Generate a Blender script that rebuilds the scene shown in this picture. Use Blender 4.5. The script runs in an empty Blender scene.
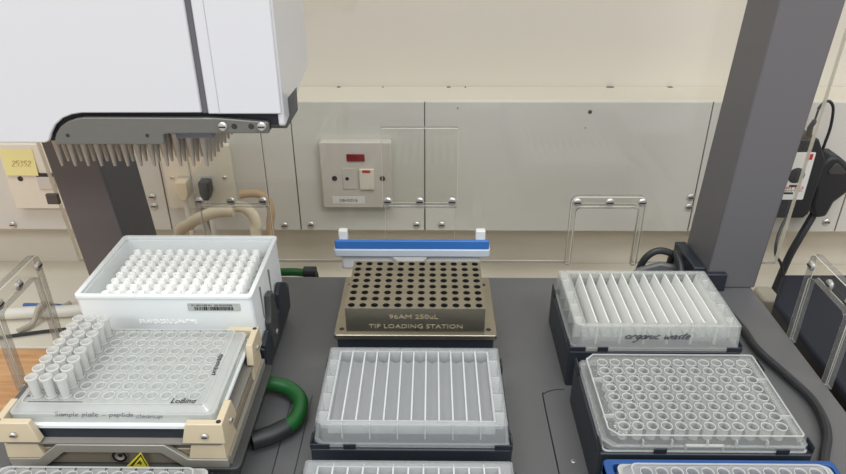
import bpy, bmesh, math, random
from mathutils import Vector, Matrix
random.seed(5)
S = 0.001                                    # everything below is written in millimetres
COL = bpy.context.scene.collection
R = math.radians

# ------------------------------------------------------------------ materials
def lin(c):
    return tuple((v/255/12.92 if v/255 <= .04045 else ((v/255+.055)/1.055)**2.4) for v in c) + (1.0,)

def _new(name):
    m = bpy.data.materials.new(name); m.use_nodes = True
    nt = m.node_tree; nt.nodes.clear()
    out = nt.nodes.new('ShaderNodeOutputMaterial')
    return m, nt, out

def mat(name, rgb, rough=.5, metal=0., var=.06, scale=60., bump=0., spec=.5, stretch=None, coat=0.):
    m, nt, out = _new(name)
    p = nt.nodes.new('ShaderNodeBsdfPrincipled'); nt.links.new(p.outputs[0], out.inputs[0])
    p.inputs['Roughness'].default_value = rough; p.inputs['Metallic'].default_value = metal
    p.inputs['Specular IOR Level'].default_value = spec
    p.inputs['Coat Weight'].default_value = coat
    tc = nt.nodes.new('ShaderNodeTexCoord'); mp = nt.nodes.new('ShaderNodeMapping')
    nt.links.new(tc.outputs['Object'], mp.inputs[0])
    if stretch: mp.inputs['Scale'].default_value = stretch
    nz = nt.nodes.new('ShaderNodeTexNoise'); nz.inputs['Scale'].default_value = scale; nz.inputs['Detail'].default_value = 4
    nt.links.new(mp.outputs[0], nz.inputs['Vector'])
    mx = nt.nodes.new('ShaderNodeMix'); mx.data_type = 'RGBA'
    c = lin(rgb)
    mx.inputs[6].default_value = tuple(v*(1-var) for v in c[:3])+(1,)
    mx.inputs[7].default_value = tuple(min(1, v*(1+var)) for v in c[:3])+(1,)
    nt.links.new(nz.outputs['Fac'], mx.inputs[0]); nt.links.new(mx.outputs[2], p.inputs['Base Color'])
    if bump:
        b = nt.nodes.new('ShaderNodeBump'); b.inputs['Strength'].default_value = bump; b.inputs['Distance'].default_value = .001
        nt.links.new(nz.outputs['Fac'], b.inputs['Height']); nt.links.new(b.outputs[0], p.inputs['Normal'])
    return m

def clear(name, milky=.1, rgb=(235, 238, 236), gloss=.06, tint=(250, 251, 250), ior=1.49):
    """moulded see-through plastic: mostly transparent, a little milky scatter, a Fresnel gloss"""
    m, nt, out = _new(name)
    tr = nt.nodes.new('ShaderNodeBsdfTransparent'); tr.inputs[0].default_value = lin(tint)
    df = nt.nodes.new('ShaderNodeBsdfDiffuse'); tl = nt.nodes.new('ShaderNodeBsdfTranslucent')
    tc = nt.nodes.new('ShaderNodeTexCoord'); nz = nt.nodes.new('ShaderNodeTexNoise'); nz.inputs['Scale'].default_value = 90
    nt.links.new(tc.outputs['Object'], nz.inputs['Vector'])
    mx = nt.nodes.new('ShaderNodeMix'); mx.data_type = 'RGBA'
    c = lin(rgb); mx.inputs[6].default_value = tuple(v*.95 for v in c[:3])+(1,); mx.inputs[7].default_value = c
    nt.links.new(nz.outputs['Fac'], mx.inputs[0])
    nt.links.new(mx.outputs[2], df.inputs[0]); nt.links.new(mx.outputs[2], tl.inputs[0])
    a = nt.nodes.new('ShaderNodeMixShader'); a.inputs[0].default_value = .3
    nt.links.new(df.outputs[0], a.inputs[1]); nt.links.new(tl.outputs[0], a.inputs[2])
    b = nt.nodes.new('ShaderNodeMixShader'); b.inputs[0].default_value = milky
    nt.links.new(tr.outputs[0], b.inputs[1]); nt.links.new(a.outputs[0], b.inputs[2])
    g = nt.nodes.new('ShaderNodeBsdfGlossy'); g.inputs['Roughness'].default_value = gloss
    lw = nt.nodes.new('ShaderNodeLayerWeight'); lw.inputs[0].default_value = .5     # Schlick reflectance from the angle of the surface
    pw = nt.nodes.new('ShaderNodeMath'); pw.operation = 'POWER'; pw.inputs[1].default_value = 5
    ma = nt.nodes.new('ShaderNodeMath'); ma.operation = 'MULTIPLY_ADD'; ma.inputs[1].default_value = .9; ma.inputs[2].default_value = ((ior-1)/(ior+1))**2
    nt.links.new(lw.outputs['Facing'], pw.inputs[0]); nt.links.new(pw.outputs[0], ma.inputs[0])
    cc = nt.nodes.new('ShaderNodeMixShader')
    nt.links.new(ma.outputs[0], cc.inputs[0]); nt.links.new(b.outputs[0], cc.inputs[1]); nt.links.new(g.outputs[0], cc.inputs[2])
    nt.links.new(cc.outputs[0], out.inputs[0])
    return m

def wood(name):
    m, nt, out = _new(name)
    p = nt.nodes.new('ShaderNodeBsdfPrincipled'); nt.links.new(p.outputs[0], out.inputs[0]); p.inputs['Roughness'].default_value = .45
    tc = nt.nodes.new('ShaderNodeTexCoord'); mp = nt.nodes.new('ShaderNodeMapping'); mp.inputs['Scale'].default_value = (3, 40, 40)
    nz = nt.nodes.new('ShaderNodeTexNoise'); nz.inputs['Scale'].default_value = 4; nz.inputs['Detail'].default_value = 8; nz.inputs['Distortion'].default_value = .6
    cr = nt.nodes.new('ShaderNodeValToRGB')
    cr.color_ramp.elements[0].color = lin((190, 138, 92)); cr.color_ramp.elements[0].position = .3
    cr.color_ramp.elements[1].color = lin((222, 176, 126)); cr.color_ramp.elements[1].position = .7
    nt.links.new(tc.outputs['Object'], mp.inputs[0]); nt.links.new(mp.outputs[0], nz.inputs[0])
    nt.links.new(nz.outputs['Fac'], cr.inputs[0]); nt.links.new(cr.outputs[0], p.inputs['Base Color'])
    return m

M = dict(
    wall=mat('wall_paint', (215, 207, 192), .8, var=.03, scale=6, bump=.05),
    trunk=mat('trunking_enamel', (206, 203, 193), .45, var=.03, scale=9),
    trunk_top=mat('trunking_top', (206, 199, 182), .6, var=.03, scale=8),
    gap=mat('joint_shadow_gap', (90, 84, 74), .8),
    bench=mat('bench_cream', (220, 213, 196), .5, var=.04, scale=14),
    wood=wood('bench_wood'),
    deck=mat('deck_grey', (92, 92, 92), .42, var=.04, scale=500, bump=.04),
    post=mat('post_grey', (101, 99, 100), .5, var=.02, scale=500, bump=.03),
    white=mat('housing_white', (208, 209, 211), .25, var=.01, scale=8, coat=.2),
    joint=mat('panel_joint_grey', (172, 172, 176), .5),
    seam=mat('housing_seam', (92, 92, 96), .5),
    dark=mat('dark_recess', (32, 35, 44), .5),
    bracket=mat('bracket_grey', (112, 112, 106), .38, metal=.35, var=.05, scale=300),
    tailm=mat('tail_grey', (92, 92, 92), .45, metal=.2),
    steel=mat('screw_steel', (206, 203, 197), .38, metal=.7),
    slot=mat('screw_slot', (45, 43, 40), .6),
    barrel=mat('barrel_metal', (172, 166, 156), .42, metal=.5, var=.08),
    bblock=mat('barrel_block', (116, 120, 134), .45),
    nest=mat('nest_black', (36, 41, 48), .45, var=.08, scale=200),
    nestb=mat('nest_blue', (30, 74, 132), .45, var=.1, scale=80),
    tipbox=mat('tip_box_white', (230, 234, 232), .45, var=.02, scale=30),
    rackp=mat('tip_rack_plate', (196, 202, 204), .5),
    tip=mat('tip_white', (246, 246, 242), .4, var=.02),
    bronze=mat('station_alloy', (156, 150, 134), .3, metal=.9, var=.12, scale=25, stretch=(1, 6, 6)),
    bore=mat('station_bore', (14, 13, 13), .7),
    etch=mat('station_etch', (178, 164, 138), .5, metal=.3),
    washw=mat('tray_white', (226, 226, 222), .4),
    washl=mat('tray_pale', (198, 206, 214), .35),
    washb=mat('tray_blue', (58, 116, 190), .45),
    beige=mat('clip_beige', (203, 188, 158), .5, var=.03),
    alu=mat('plate_alloy', (178, 174, 164), .35, metal=.6, var=.06, scale=40),
    aluw=mat('plate_alloy_warm', (164, 152, 134), .4, metal=.5, var=.06, scale=30),
    shk=mat('shaker_dark', (64, 65, 64), .45),
    shkg=mat('shaker_grey', (158, 154, 142), .4, metal=.3),
    yellow=mat('warning_yellow', (226, 214, 66), .5),
    black=mat('ink_black', (24, 24, 26), .5),
    ink=mat('pen_ink', (40, 40, 58), .6),
    rubber=mat('cable_black', (38, 39, 41), .5),
    green=mat('hose_green', (26, 84, 38), .4, var=.1),
    hose=mat('hose_beige', (222, 209, 181), .55, var=.06),
    hoset=mat('hose_tan', (194, 166, 130), .55, var=.08),
    netc=mat('cable_pale', (176, 169, 152), .5),
    netl=mat('lead_pale', (212, 207, 196), .5),
    netg=mat('cable_grey', (126, 122, 114), .5),
    ivory=mat('socket_ivory', (222, 215, 197), .45, var=.03, scale=25),
    pale=mat('switch_pale', (202, 195, 184), .5, var=.05, scale=30),
    red=mat('neon_red', (128, 22, 30), .3, var=.25, scale=120),
    redp=mat('label_red', (196, 42, 46), .5),
    label=mat('label_white', (226, 224, 216), .55),
    labelg=mat('label_silver', (176, 180, 174), .5),
    note=mat('note_yellow', (230, 220, 152), .7, var=.03),
    pencil=mat('note_pencil', (196, 182, 118), .7),
    blackbox=mat('box_navy', (30, 33, 42), .5, spec=.25),
    bluec=mat('cable_blue', (62, 104, 164), .5),
    hosew=mat('hose_white', (222, 218, 206), .4),
    acry=clear('acrylic_sheet', .012, (225, 222, 210), .03, (254, 254, 253)),
    acrye=clear('acrylic_sawn_edge_glint', .85, (244, 240, 224), .3),  # frosted saw cut; on the bevels its pale colour paints edge highlights
    acryp=clear('acrylic_polished_edge', .5, (140, 141, 138), .08),
    pp=clear('polypropylene', .22, (244, 247, 247), .22),
    ppr=clear('polypropylene_rib', .72, (246, 248, 248), .22),
    ppc=clear('polypropylene_channels', .38, (246, 248, 248), .22),
    ppd=clear('polypropylene_clear', .13, (240, 242, 240), .2),
    ppw=clear('polypropylene_dense', .27, (246, 247, 243), .25),
    ppwr=clear('polypropylene_dense_rib', .9, (252, 252, 248), .3),
    ps=clear('polystyrene', .2, (240, 241, 238), .05),
    psw=clear('polystyrene_wells', .36, (242, 242, 238), .06),
    pse=clear('polystyrene_smoky', .36, (236, 236, 232), .06),
    psr=clear('polystyrene_rim', .42, (244, 244, 240), .1),
    psrw=clear('polystyrene_well_rim', .55, (250, 250, 247), .08),  # extra milky white puts the highlights of clear rims into the colour
    tube=clear('tube_clear', .62, (244, 244, 240), .06),
)

# ------------------------------------------------------------------ mesh builder
def rr(x0, x1, y0, y1, r, n=4):
    pts = []
    for cx, cy, a0 in ((x1-r, y1-r, 0), (x0+r, y1-r, 90), (x0+r, y0+r, 180), (x1-r, y0+r, 270)):
        for k in range(n+1):
            a = R(a0+90*k/n); pts.append((cx+r*math.cos(a), cy+r*math.sin(a)))
    return pts

def cr(x0, x1, y0, y1, tr=1, tl=1, bl=1, br=1):
    """rectangle with chamfered corners (8 points)"""
    return [(x1, y1-tr), (x1-tr, y1), (x0+tl, y1), (x0, y1-tl), (x0, y0+bl), (x0+bl, y0), (x1-br, y0), (x1, y0+br)]

def smooth_path(p, n=6):
    p = [Vector(q) for q in p]
    if len(p) < 3: return p
    out = []
    for i in range(len(p)-1):
        a, b, c, d = p[max(i-1, 0)], p[i], p[i+1], p[min(i+2, len(p)-1)]
        for k in range(n):
            t = k/n
            out.append(.5*((2*b)+(-a+c)*t+(2*a-5*b+4*c-d)*t*t+(-a+3*b-3*c+d)*t**3))
    out.append(p[-1])
    return out

class MB:
    def __init__(s): s.v = []; s.f = []; s.m = []; s.mi = 0
    def add(s, vs, fs):
        b = len(s.v); s.v += [tuple(v) for v in vs]
        for f in fs: s.f.append(tuple(b+i for i in f)); s.m.append(s.mi)
        return s
    def box(s, x0, x1, y0, y1, z0, z1):
        return s.prism([(x0, y0), (x1, y0), (x1, y1), (x0, y1)], z0, z1)
    def prism(s, poly, a0, a1, axis='z', top=None, side_mi=None):
        f = {'z': lambda p, a: (p[0], p[1], a), 'y': lambda p, a: (p[0], a, p[1]), 'x': lambda p, a: (a, p[0], p[1])}[axis]
        n = len(poly); t = top or poly
        b = len(s.v); s.v += [f(p, a0) for p in poly]+[f(p, a1) for p in t]
        keep = s.mi
        s.f.append(tuple(b+i for i in range(n))); s.m.append(keep)
        s.f.append(tuple(b+n+i for i in range(n))); s.m.append(keep)
        for i in range(n):
            j = (i+1) % n
            s.f.append((b+i, b+j, b+n+j, b+n+i)); s.m.append(keep if side_mi is None else side_mi(poly[i], poly[j]) if callable(side_mi) else side_mi)
        return s
    def ring(s, outer, inner, z0, z1, outer_b=None, inner_b=None):
        ob, ib = outer_b or outer, inner_b or inner; n = len(outer)
        vs = [(x, y, z1) for x, y in outer]+[(x, y, z1) for x, y in inner]+[(x, y, z0) for x, y in ob]+[(x, y, z0) for x, y in ib]
        fs = []
        for i in range(n):
            j = (i+1) % n
            fs += [(i, j, n+j, n+i), (2*n+i, 2*n+j, 3*n+j, 3*n+i), (i, j, 2*n+j, 2*n+i), (n+i, n+j, 3*n+j, 3*n+i)]
        return s.add(vs, fs)
    def tube(s, path, r, seg=10, smooth=True, caps=True, flat=None):
        P = smooth_path(path) if smooth else [Vector(q) for q in path]
        n = len(P); vs = []; fs = []
        up = None
        for i, q in enumerate(P):
            t = (P[min(i+1, n-1)]-P[max(i-1, 0)]).normalized()
            if up is None: up = Vector((0, 0, 1)) if abs(t.z) < .9 else Vector((1, 0, 0))
            a = t.cross(up).normalized(); up = a.cross(t).normalized()
            for k in range(seg):
                w = 2*math.pi*k/seg; vs.append(q+(a*math.cos(w)+up*math.sin(w))*(r[i] if isinstance(r, list) else r))
        for i in range(n-1):
            for k in range(seg):
                l = (k+1) % seg; fs.append((i*seg+k, i*seg+l, (i+1)*seg+l, (i+1)*seg+k))
        if caps: fs += [tuple(range(seg)), tuple((n-1)*seg+k for k in range(seg))]
        return s.add(vs, fs)
    def lathe(s, c, prof, seg=16, axis='z', closed=False, cap0=False, cap1=False):
        f = {'z': lambda u, v, a: (c[0]+u, c[1]+v, c[2]+a), 'y': lambda u, v, a: (c[0]+u, c[1]+a, c[2]+v), 'x': lambda u, v, a: (c[0]+a, c[1]+u, c[2]+v)}[axis]
        vs = []; fs = []; n = len(prof)
        for r, a in prof:
            for k in range(seg):
                w = 2*math.pi*k/seg; vs.append(f(r*math.cos(w), r*math.sin(w), a))
        for i in range(n if closed else n-1):
            i2 = (i+1) % n
            for k in range(seg):
                l = (k+1) % seg; fs.append((i*seg+k, i*seg+l, i2*seg+l, i2*seg+k))
        if cap0: fs.append(tuple(range(seg)))
        if cap1: fs.append(tuple((n-1)*seg+k for k in range(seg)))
        return s.add(vs, fs)
    def holes(s, cx, cy, nx, ny, pitch, r, z, x0, x1, y0, y1, depth=0, bore_mi=None, n=16):
        """flat sheet at z over [x0,x1]x[y0,y1] pierced by nx*ny round holes, their bores `depth` long"""
        h = pitch/2; keep = s.mi
        for i in range(nx):
            for j in range(ny):
                px = cx+(i-(nx-1)/2)*pitch; py = cy+(j-(ny-1)/2)*pitch
                vs = []
                for k in range(n):
                    a = 2*math.pi*k/n; c, d = math.cos(a), math.sin(a); q = h/max(abs(c), abs(d))
                    vs.append((px+q*c, py+q*d, z))
                for k in range(n):
                    a = 2*math.pi*k/n; vs.append((px+r*math.cos(a), py+r*math.sin(a), z))
                fs = [(k, (k+1) % n, n+(k+1) % n, n+k) for k in range(n)]
                s.add(vs, fs)
                if depth:
                    if bore_mi is not None: s.mi = bore_mi
                    s.lathe((px, py, z), [(r, 0), (r, -depth)], n, cap1=True); s.mi = keep
        gx0, gx1 = cx-nx*h, cx+nx*h; gy0, gy1 = cy-ny*h, cy+ny*h
        for a, b, c, d in ((x0, x1, y0, gy0), (x0, x1, gy1, y1), (x0, gx0, gy0, gy1), (gx1, x1, gy0, gy1)):
            s.add([(a, c, z), (b, c, z), (b, d, z), (a, d, z)], [(0, 1, 2, 3)])
        return s
    def build(s, name, mats, root=None, bevel=0, seg=2, ang=35, base=None, bmat=-1):
        me = bpy.data.meshes.new(name)
        o0 = Vector(base) if base else (BASE[root] if root else Vector((0, 0, 0)))
        me.from_pydata([((Vector(v)-o0)*S) for v in s.v], [], s.f)
        for m in (mats if isinstance(mats, (list, tuple)) else [mats]): me.materials.append(m)
        for p, k in zip(me.polygons, s.m): p.material_index = k; p.use_smooth = True
        bm = bmesh.new(); bm.from_mesh(me); bmesh.ops.recalc_face_normals(bm, faces=bm.faces); bm.to_mesh(me); bm.free()
        me.set_sharp_from_angle(angle=R(ang))
        o = bpy.data.objects.new(name, me); COL.objects.link(o)
        if root: o.parent = root
        else: o.location = o0*S
        BASE[o] = o0
        if bevel:
            b = o.modifiers.new('edge_rounding', 'BEVEL'); b.width = bevel*S; b.segments = seg; b.limit_method = 'ANGLE'; b.angle_limit = R(40); b.material = bmat
        return o
BASE = {}

def tag(o, label=None, cat=None, group=None, kind=None):
    if label: o['label'] = label
    if cat: o['category'] = cat
    if group: o['group'] = group
    if kind: o['kind'] = kind
    return o

def thing(name, base, label, cat, group=None):
    o = bpy.data.objects.new(name, None); o.empty_display_size = .02; COL.objects.link(o)
    o.location = Vector(base)*S; BASE[o] = Vector(base)
    return tag(o, label, cat, group)

def structure(o): o['kind'] = 'structure'; return o

def copy_tree(o, parent=None):
    c = o.copy(); COL.objects.link(c)
    if parent: c.parent = parent
    for ch in list(o.children): copy_tree(ch, c)
    return c

def text(mb, s, size, org, xd=(1, 0, 0), yd=(0, 0, 1), width=None, shear=0., depth=.12, align='LEFT'):
    """printed lettering as a thin raised mesh"""
    cu = bpy.data.curves.new('lettering', 'FONT'); cu.body = s; cu.size = size; cu.shear = shear; cu.extrude = depth; cu.resolution_u = 2
    cu.align_x = align
    ob = bpy.data.objects.new('lettering', cu); COL.objects.link(ob)
    dg = bpy.context.evaluated_depsgraph_get(); me = bpy.data.meshes.new_from_object(ob.evaluated_get(dg))
    bpy.data.objects.remove(ob); bpy.data.curves.remove(cu)
    X, Y = Vector(xd), Vector(yd); N = X.cross(Y); k = 1.
    if width:
        xs = [v.co.x for v in me.vertices]; k = width/(max(xs)-min(xs))
    mb.add([Vector(org)+X*v.co.x*k+Y*v.co.y+N*v.co.z for v in me.vertices], [tuple(p.vertices) for p in me.polygons])
    bpy.data.meshes.remove(me)
    return mb

# pen strokes of a small running hand, x-height 1
PEN = {
 'o': (.9, [[(.75, .85), (.4, 1), (.1, .7), (.1, .3), (.4, 0), (.7, .3), (.75, .8), (.6, .9)]]),
 'r': (.7, [[(.1, 0), (.2, 1), (.25, .7), (.5, 1), (.65, .9)]]),
 'g': (.85, [[(.7, .9), (.4, 1), (.1, .6), (.3, .1), (.65, .5), (.7, 1), (.6, -.6), (.3, -1), (.15, -.7)]]),
 'a': (.85, [[(.7, .9), (.4, 1), (.1, .6), (.15, .1), (.5, .1), (.7, .9), (.7, .1), (.85, 0)]]),
 'n': (.85, [[(.1, 0), (.15, 1), (.2, .6), (.5, 1), (.65, .7), (.65, 0), (.8, .05)]]),
 'm': (1.2, [[(.1, 0), (.15, 1), (.2, .6), (.4, 1), (.5, .7), (.5, 0), (.55, .7), (.8, 1), (.95, .6), (.95, 0)]]),
 'i': (.4, [[(.15, 1), (.15, .2), (.3, 0)], [(.2, 1.45), (.25, 1.5)]]),
 'c': (.75, [[(.65, .85), (.35, 1), (.1, .6), (.15, .15), (.45, 0), (.7, .2)]]),
 'w': (1.1, [[(.05, 1), (.15, .2), (.35, .05), (.5, .7), (.55, .1), (.8, .1), (.95, .9), (1.1, .85)]]),
 's': (.7, [[(.6, .95), (.25, .9), (.2, .6), (.5, .45), (.5, .1), (.1, 0)]]),
 't': (.6, [[(.3, 1.7), (.2, .3), (.35, 0), (.55, .1)], [(.0, 1.1), (.65, 1.2)]]),
 'e': (.75, [[(.1, .5), (.6, .65), (.5, .95), (.25, .95), (.1, .4), (.3, 0), (.7, .15)]]),
 'S': (.95, [[(.8, 1.7), (.4, 1.8), (.2, 1.4), (.6, .9), (.6, .2), (.1, .05)]]),
 'p': (.85, [[(.1, .9), (.05, -.8), (.12, .6), (.45, 1), (.7, .6), (.4, .05), (.1, .2)]]),
 'l': (.4, [[(.2, 1.8), (.12, .2), (.3, 0)]]),
 'd': (.85, [[(.65, .9), (.3, .95), (.1, .4), (.35, 0), (.65, .5), (.75, 1.8), (.7, .1), (.85, 0)]]),
 'u': (.85, [[(.1, 1), (.12, .2), (.4, 0), (.65, .4), (.7, 1), (.68, .1), (.85, 0)]]),
 '-': (.9, [[(.1, .5), (.75, .55)]]),
 ' ': (.7, []),
 '2': (.85, [[(.1, 1.3), (.4, 1.7), (.7, 1.3), (.1, .05), (.75, .05)]]),
 '5': (.85, [[(.7, 1.7), (.2, 1.65), (.15, 1), (.6, 1), (.65, .3), (.1, .05)]]),
 '3': (.85, [[(.1, 1.6), (.6, 1.6), (.35, 1), (.7, .6), (.4, 0), (.05, .2)]]),
}
def pen(mb, s, h, org, xd=(1, 0, 0), yd=(0, 0, 1), width=None, r=.22, slant=.25):
    adv = sum(PEN[c][0] for c in s); k = (width/adv) if width else h
    x = 0; X, Y = Vector(xd), Vector(yd)
    for c in s:
        a, st = PEN[c]
        for line in st:
            mb.tube([Vector(org)+X*((x+px)*k+slant*py*h)+Y*(py*h) for px, py in line], r, 5)
        x += a
    return mb

def screw(root, c, axis, r, h=2., name='screw', sgn=-1, label=None):
    """pan-head screw on a face; sgn gives the direction it sticks out along the axis"""
    b = MB()
    b.lathe(c, [(r, 0), (r, sgn*h*.5), (r*.75, sgn*h*.9), (.01, sgn*h)], 14, axis)
    b.mi = 1
    e = {'y': lambda: b.box(c[0]-r*.7, c[0]+r*.7, c[1]+sgn*h-.3, c[1]+sgn*h+.15, c[2]-r*.16, c[2]+r*.16),
         'x': lambda: b.box(c[0]+sgn*h-.3, c[0]+sgn*h+.15, c[1]-r*.7, c[1]+r*.7, c[2]-r*.16, c[2]+r*.16),
         'z': lambda: b.box(c[0]-r*.7, c[0]+r*.7, c[1]-r*.16, c[1]+r*.16, c[2]+sgn*h-.3, c[2]+sgn*h+.15)}[axis]()
    return b.build(name, [M['steel'], M['slot']], root)

# ================================================================== THE SETTING
structure(MB().box(-1500, 1500, 835, 900, -1030, 1700).build('wall_back', M['wall'], base=(0, 835, -1030)))
# chipped paint specks along the top of the trunking
tr = structure(MB().box(-1500, 1500, 777, 834.8, -50, 121).build('trim_1', [M['trunk_top']], base=(0, 806, -50), bevel=1.5))
joints = [-640, -335, -205.5, -168, -9, 327, 513, 800]
for a, b in zip(joints[:-1], joints[1:]):
    MB().box(a+.7, b-.7, 775, 777, -50, 119.5).build('cover_panel', M['trunk'], tr, bevel=.6)
MB().box(-640, 800, 776.2, 776.99, -49.5, 119).build('joint_backing', M['gap'], tr)
for x, z in ((-352, -3), (-352, -16), (322, -2), (322, -15.5), (-188.7, -43), (-155, -42), (-19.5, -41.7), (12.5, -41.6), (-540, -43), (499, -36)):
    screw(tr, (x, 775, z), 'y', 4.6, 2.6)
sp = MB()
for x, z, w, h in ((184.9, 107.5, 2.6, 2.), (181.5, 88, .9, .9), (30, 112, 1, .8)):
    sp.lathe((x, 775.02, z), [(w, 0), (w*.8, -.3)], 9, 'y', cap0=True, cap1=True)
sp.build('chip_mark', M['slot'], tr)
sp = MB()
for x, w in ((-118, 4), (18, 4.5), (-62, 1.5), (40, 2), (215, 9), (290, 6)):
    sp.box(x, x+w, 829, 833, 121.02, 121.5)
sp.build('ledge_mark', M['slot'], tr)
structure(MB().box(-1500, 1500, 636, 834.8, -180, -133).build('trim_2', M['bench'], base=(0, 735, -180), bevel=1))
structure(MB().box(-1500, 1500, -2200, 900, -1080, -1030).build('floor', M['bench'], base=(0, 0, -1030)))
lbn = thing('lab_bench', (0, 200, -1029), 'light wooden lab bench top under the grey robot deck', 'bench')
MB().box(-1450, 1450, -150, 635, -172, -134).build('worktop', M['wood'], lbn, bevel=2)
MB().box(-1440, 1440, -100, 630, -1029, -172.2).build('base_cabinet', M['bench'], lbn, bevel=2)

# ================================================================== ROBOT DECK AND POSTS
robot = thing('liquid_handling_robot', (-6, 370, -133.8), 'dark grey liquid handling robot frame with flat deck and two leaning posts', 'lab robot')
MB().prism(rr(-322, 310, 120, 580, 6), -8, 0).build('deck', M['deck'], robot, bevel=1.2)
MB().prism(rr(-312, 300, 130, 570, 10), -133.8, -8.2).build('chassis', M['deck'], robot, bevel=2)
def post(A0, A1, B0, B1, C0, C1, D0, D1, top=264, h=470, zb=.0):
    k = h/top; e = lambda p, q: (p[0]+(q[0]-p[0])*k, p[1]+(q[1]-p[1])*k)
    lo = [A0, B0, C0, D0]; hi = [e(A0, A1), e(B0, B1), e(C0, C1), e(D0, D1)]
    return MB().prism(lo, zb, h, 'z', top=hi)
post((260.5, 616), (270.5, 616), (263, 562), (272.6, 562), (312.6, 562), (324, 562), (314, 616), (325, 616)).build('post', M['post'], robot, bevel=1.5)
post((-281, 616), (-297, 616), (-285, 562), (-309, 562), (-333, 562), (-352, 562), (-336, 616), (-356, 616)).build('post', M['post'], robot, bevel=1.5)
# foot block and corner bracket of the right-hand post, and grooves milled in the deck
MB().box(256, 281, 555.5, 561.8, .1, 19).build('post_foot', M['nest'], robot, bevel=1)
for m in (1, -1):
    X = (lambda x: x) if m > 0 else (lambda x: -x-14)
    MB().prism([(X(249), 616), (X(260), 616), (X(262.4), 563), (X(251), 563)], .1, 22).build('post_bracket', M['nest'], robot, bevel=1.2)
    MB().prism([(X(250), 581), (X(260), 581), (X(260), 616), (X(250), 616)], -60, 0).build('post_bracket', M['nest'], robot)
for x in (-107, -92):
    MB().box(x-.35, x+.35, 290, 405, .02, .12).build('deck_groove', M['dark'], robot)
g = MB()
g.tube([(86, 250, .05), (86, 330, .05), (86, 402, .05), (88, 409, .05), (94, 412.5, .05), (100, 413.5, .05), (104, 413.5, .05)], .5, 4)
g.build('deck_groove', M['dark'], robot)
screw(robot, (97.5, 340, .05), 'z', 1.6, .5, sgn=1)
hs = MB()
hs.prism([(198, 0), (205, 8), (226, 15), (242, 12), (256, 3), (262, -6), (262, -60), (198, -60)], 582, 588, 'y')
hs.build('rear_cover', M['deck'], robot, bevel=2)

# ================================================================== ACRYLIC SHIELDS
ACE = [M['acry'], M['acryp'], M['acrye']]
def notch_poly(cx, w=74, top=61, r=7, bot=-6):
    p = [(cx-w/2, bot)]
    for k in range(5): a = R(180-90*k/4); p.append((cx-w/2+r+r*math.cos(a), top-r+r*math.sin(a)))
    for k in range(5): a = R(90-90*k/4); p.append((cx+w/2-r+r*math.cos(a), top-r+r*math.sin(a)))
    return p+[(cx+w/2, bot)]
shield = thing('rear_shield', (-9, 621, -6), 'large clear acrylic sheet with square notches standing behind the deck posts', 'shield')
poly = [(-373.5, -6)]+notch_poly(-200, 70)+notch_poly(-12, 70)+notch_poly(177, 64)+[(360, -6), (371, 420), (-403, 420)]
MB().prism(poly, 618, 624, 'y', side_mi=lambda p, q: 2 if min(abs(p[0]), abs(q[0])) > 340 and p[1] != q[1] else 1).build('sheet', ACE, shield, bevel=.35, seg=1, bmat=2)
for cx in (-200, -12):
    c = MB().prism(rr(cx-37, cx+37, 60.5, 144, 2), 612.2, 617.8, 'y', side_mi=1).build('cover_plate', ACE, shield, bevel=.3, seg=1, bmat=2)
    for dx in (-32, 0, 32): screw(c, (cx+dx, 612.2, 68.3), 'y', 4.3, 2.5)
MB().box(-386, -374, 613.5, 617.8, 63, 74).build('shield_clip', M['tailm'], shield, bevel=.6)
MB().box(336, 345, 614, 617.8, 62, 72).build('shield_clip', M['steel'], shield, bevel=.6)

def arch(u0, u1, z0, z1, band, leg, r=7):
    """an upside-down U outline in (u,z)"""
    outer = [(u0, z0), (u0, z1-r)]+[(u0+r-r*math.cos(R(90*k/4)), z1-r+r*math.sin(R(90*k/4))) for k in range(1, 5)]
    outer += [(u1-r+r*math.sin(R(90*k/4)), z1-r+r*math.cos(R(90*k/4))) for k in range(0, 4)]+[(u1, z1-r), (u1, z0)]
    i0, i1, zt = u0+leg, u1-leg, z1-band
    q = 4
    inner = [(i1, z0), (i1, zt-q)]+[(i1-q+q*math.cos(R(90*k/3)), zt-q+q*math.sin(R(90*k/3))) for k in range(1, 4)]
    inner += [(i0+q-q*math.sin(R(90*k/3)), zt-q+q*math.cos(R(90*k/3))) for k in range(0, 3)]+[(i0, zt-q), (i0, z0)]
    return outer+inner
ARCHG = 'clear acrylic arch frames'
t = thing('acrylic_arch', (175, 608, -5), 'clear acrylic arch with three screws, in front of the back wall behind the waste reservoir', 'acrylic frame', ARCHG)
c = MB().prism(arch(138, 212, -5, 74, 13.5, 6), 611, 617, 'y', side_mi=1).build('arch_panel', ACE, t, bevel=.5, seg=1, bmat=2)
for dx in (-32, 0, 32): screw(t, (175.5+dx, 611, 68.3), 'y', 4.3, 2.5)
t = thing('acrylic_arch', (313, 455, -6), 'clear acrylic arch at the right edge of the deck beside the dark box', 'acrylic frame', ARCHG)
MB().prism(arch(422, 489, -6, 82, 20, 6.5), 310.5, 317, 'x', side_mi=1).build('arch_panel', ACE, t, bevel=.5, seg=1, bmat=2)
for y in (483, 454, 427): screw(t, (310.5, y, 72), 'x', 4.3, 2.5)
t = thing('acrylic_arch', (-326, 450, -6), 'clear acrylic arch at the left edge of the deck above the white hose', 'acrylic frame', ARCHG)
MB().prism(arch(415, 483, -6, 82, 18, 7), -330, -323, 'x', side_mi=1).build('arch_panel', ACE, t, bevel=.5, seg=1, bmat=2)
for y in (476.5, 447, 420): screw(t, (-323, y, 73), 'x', 4.3, 2.5, sgn=1)

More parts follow.
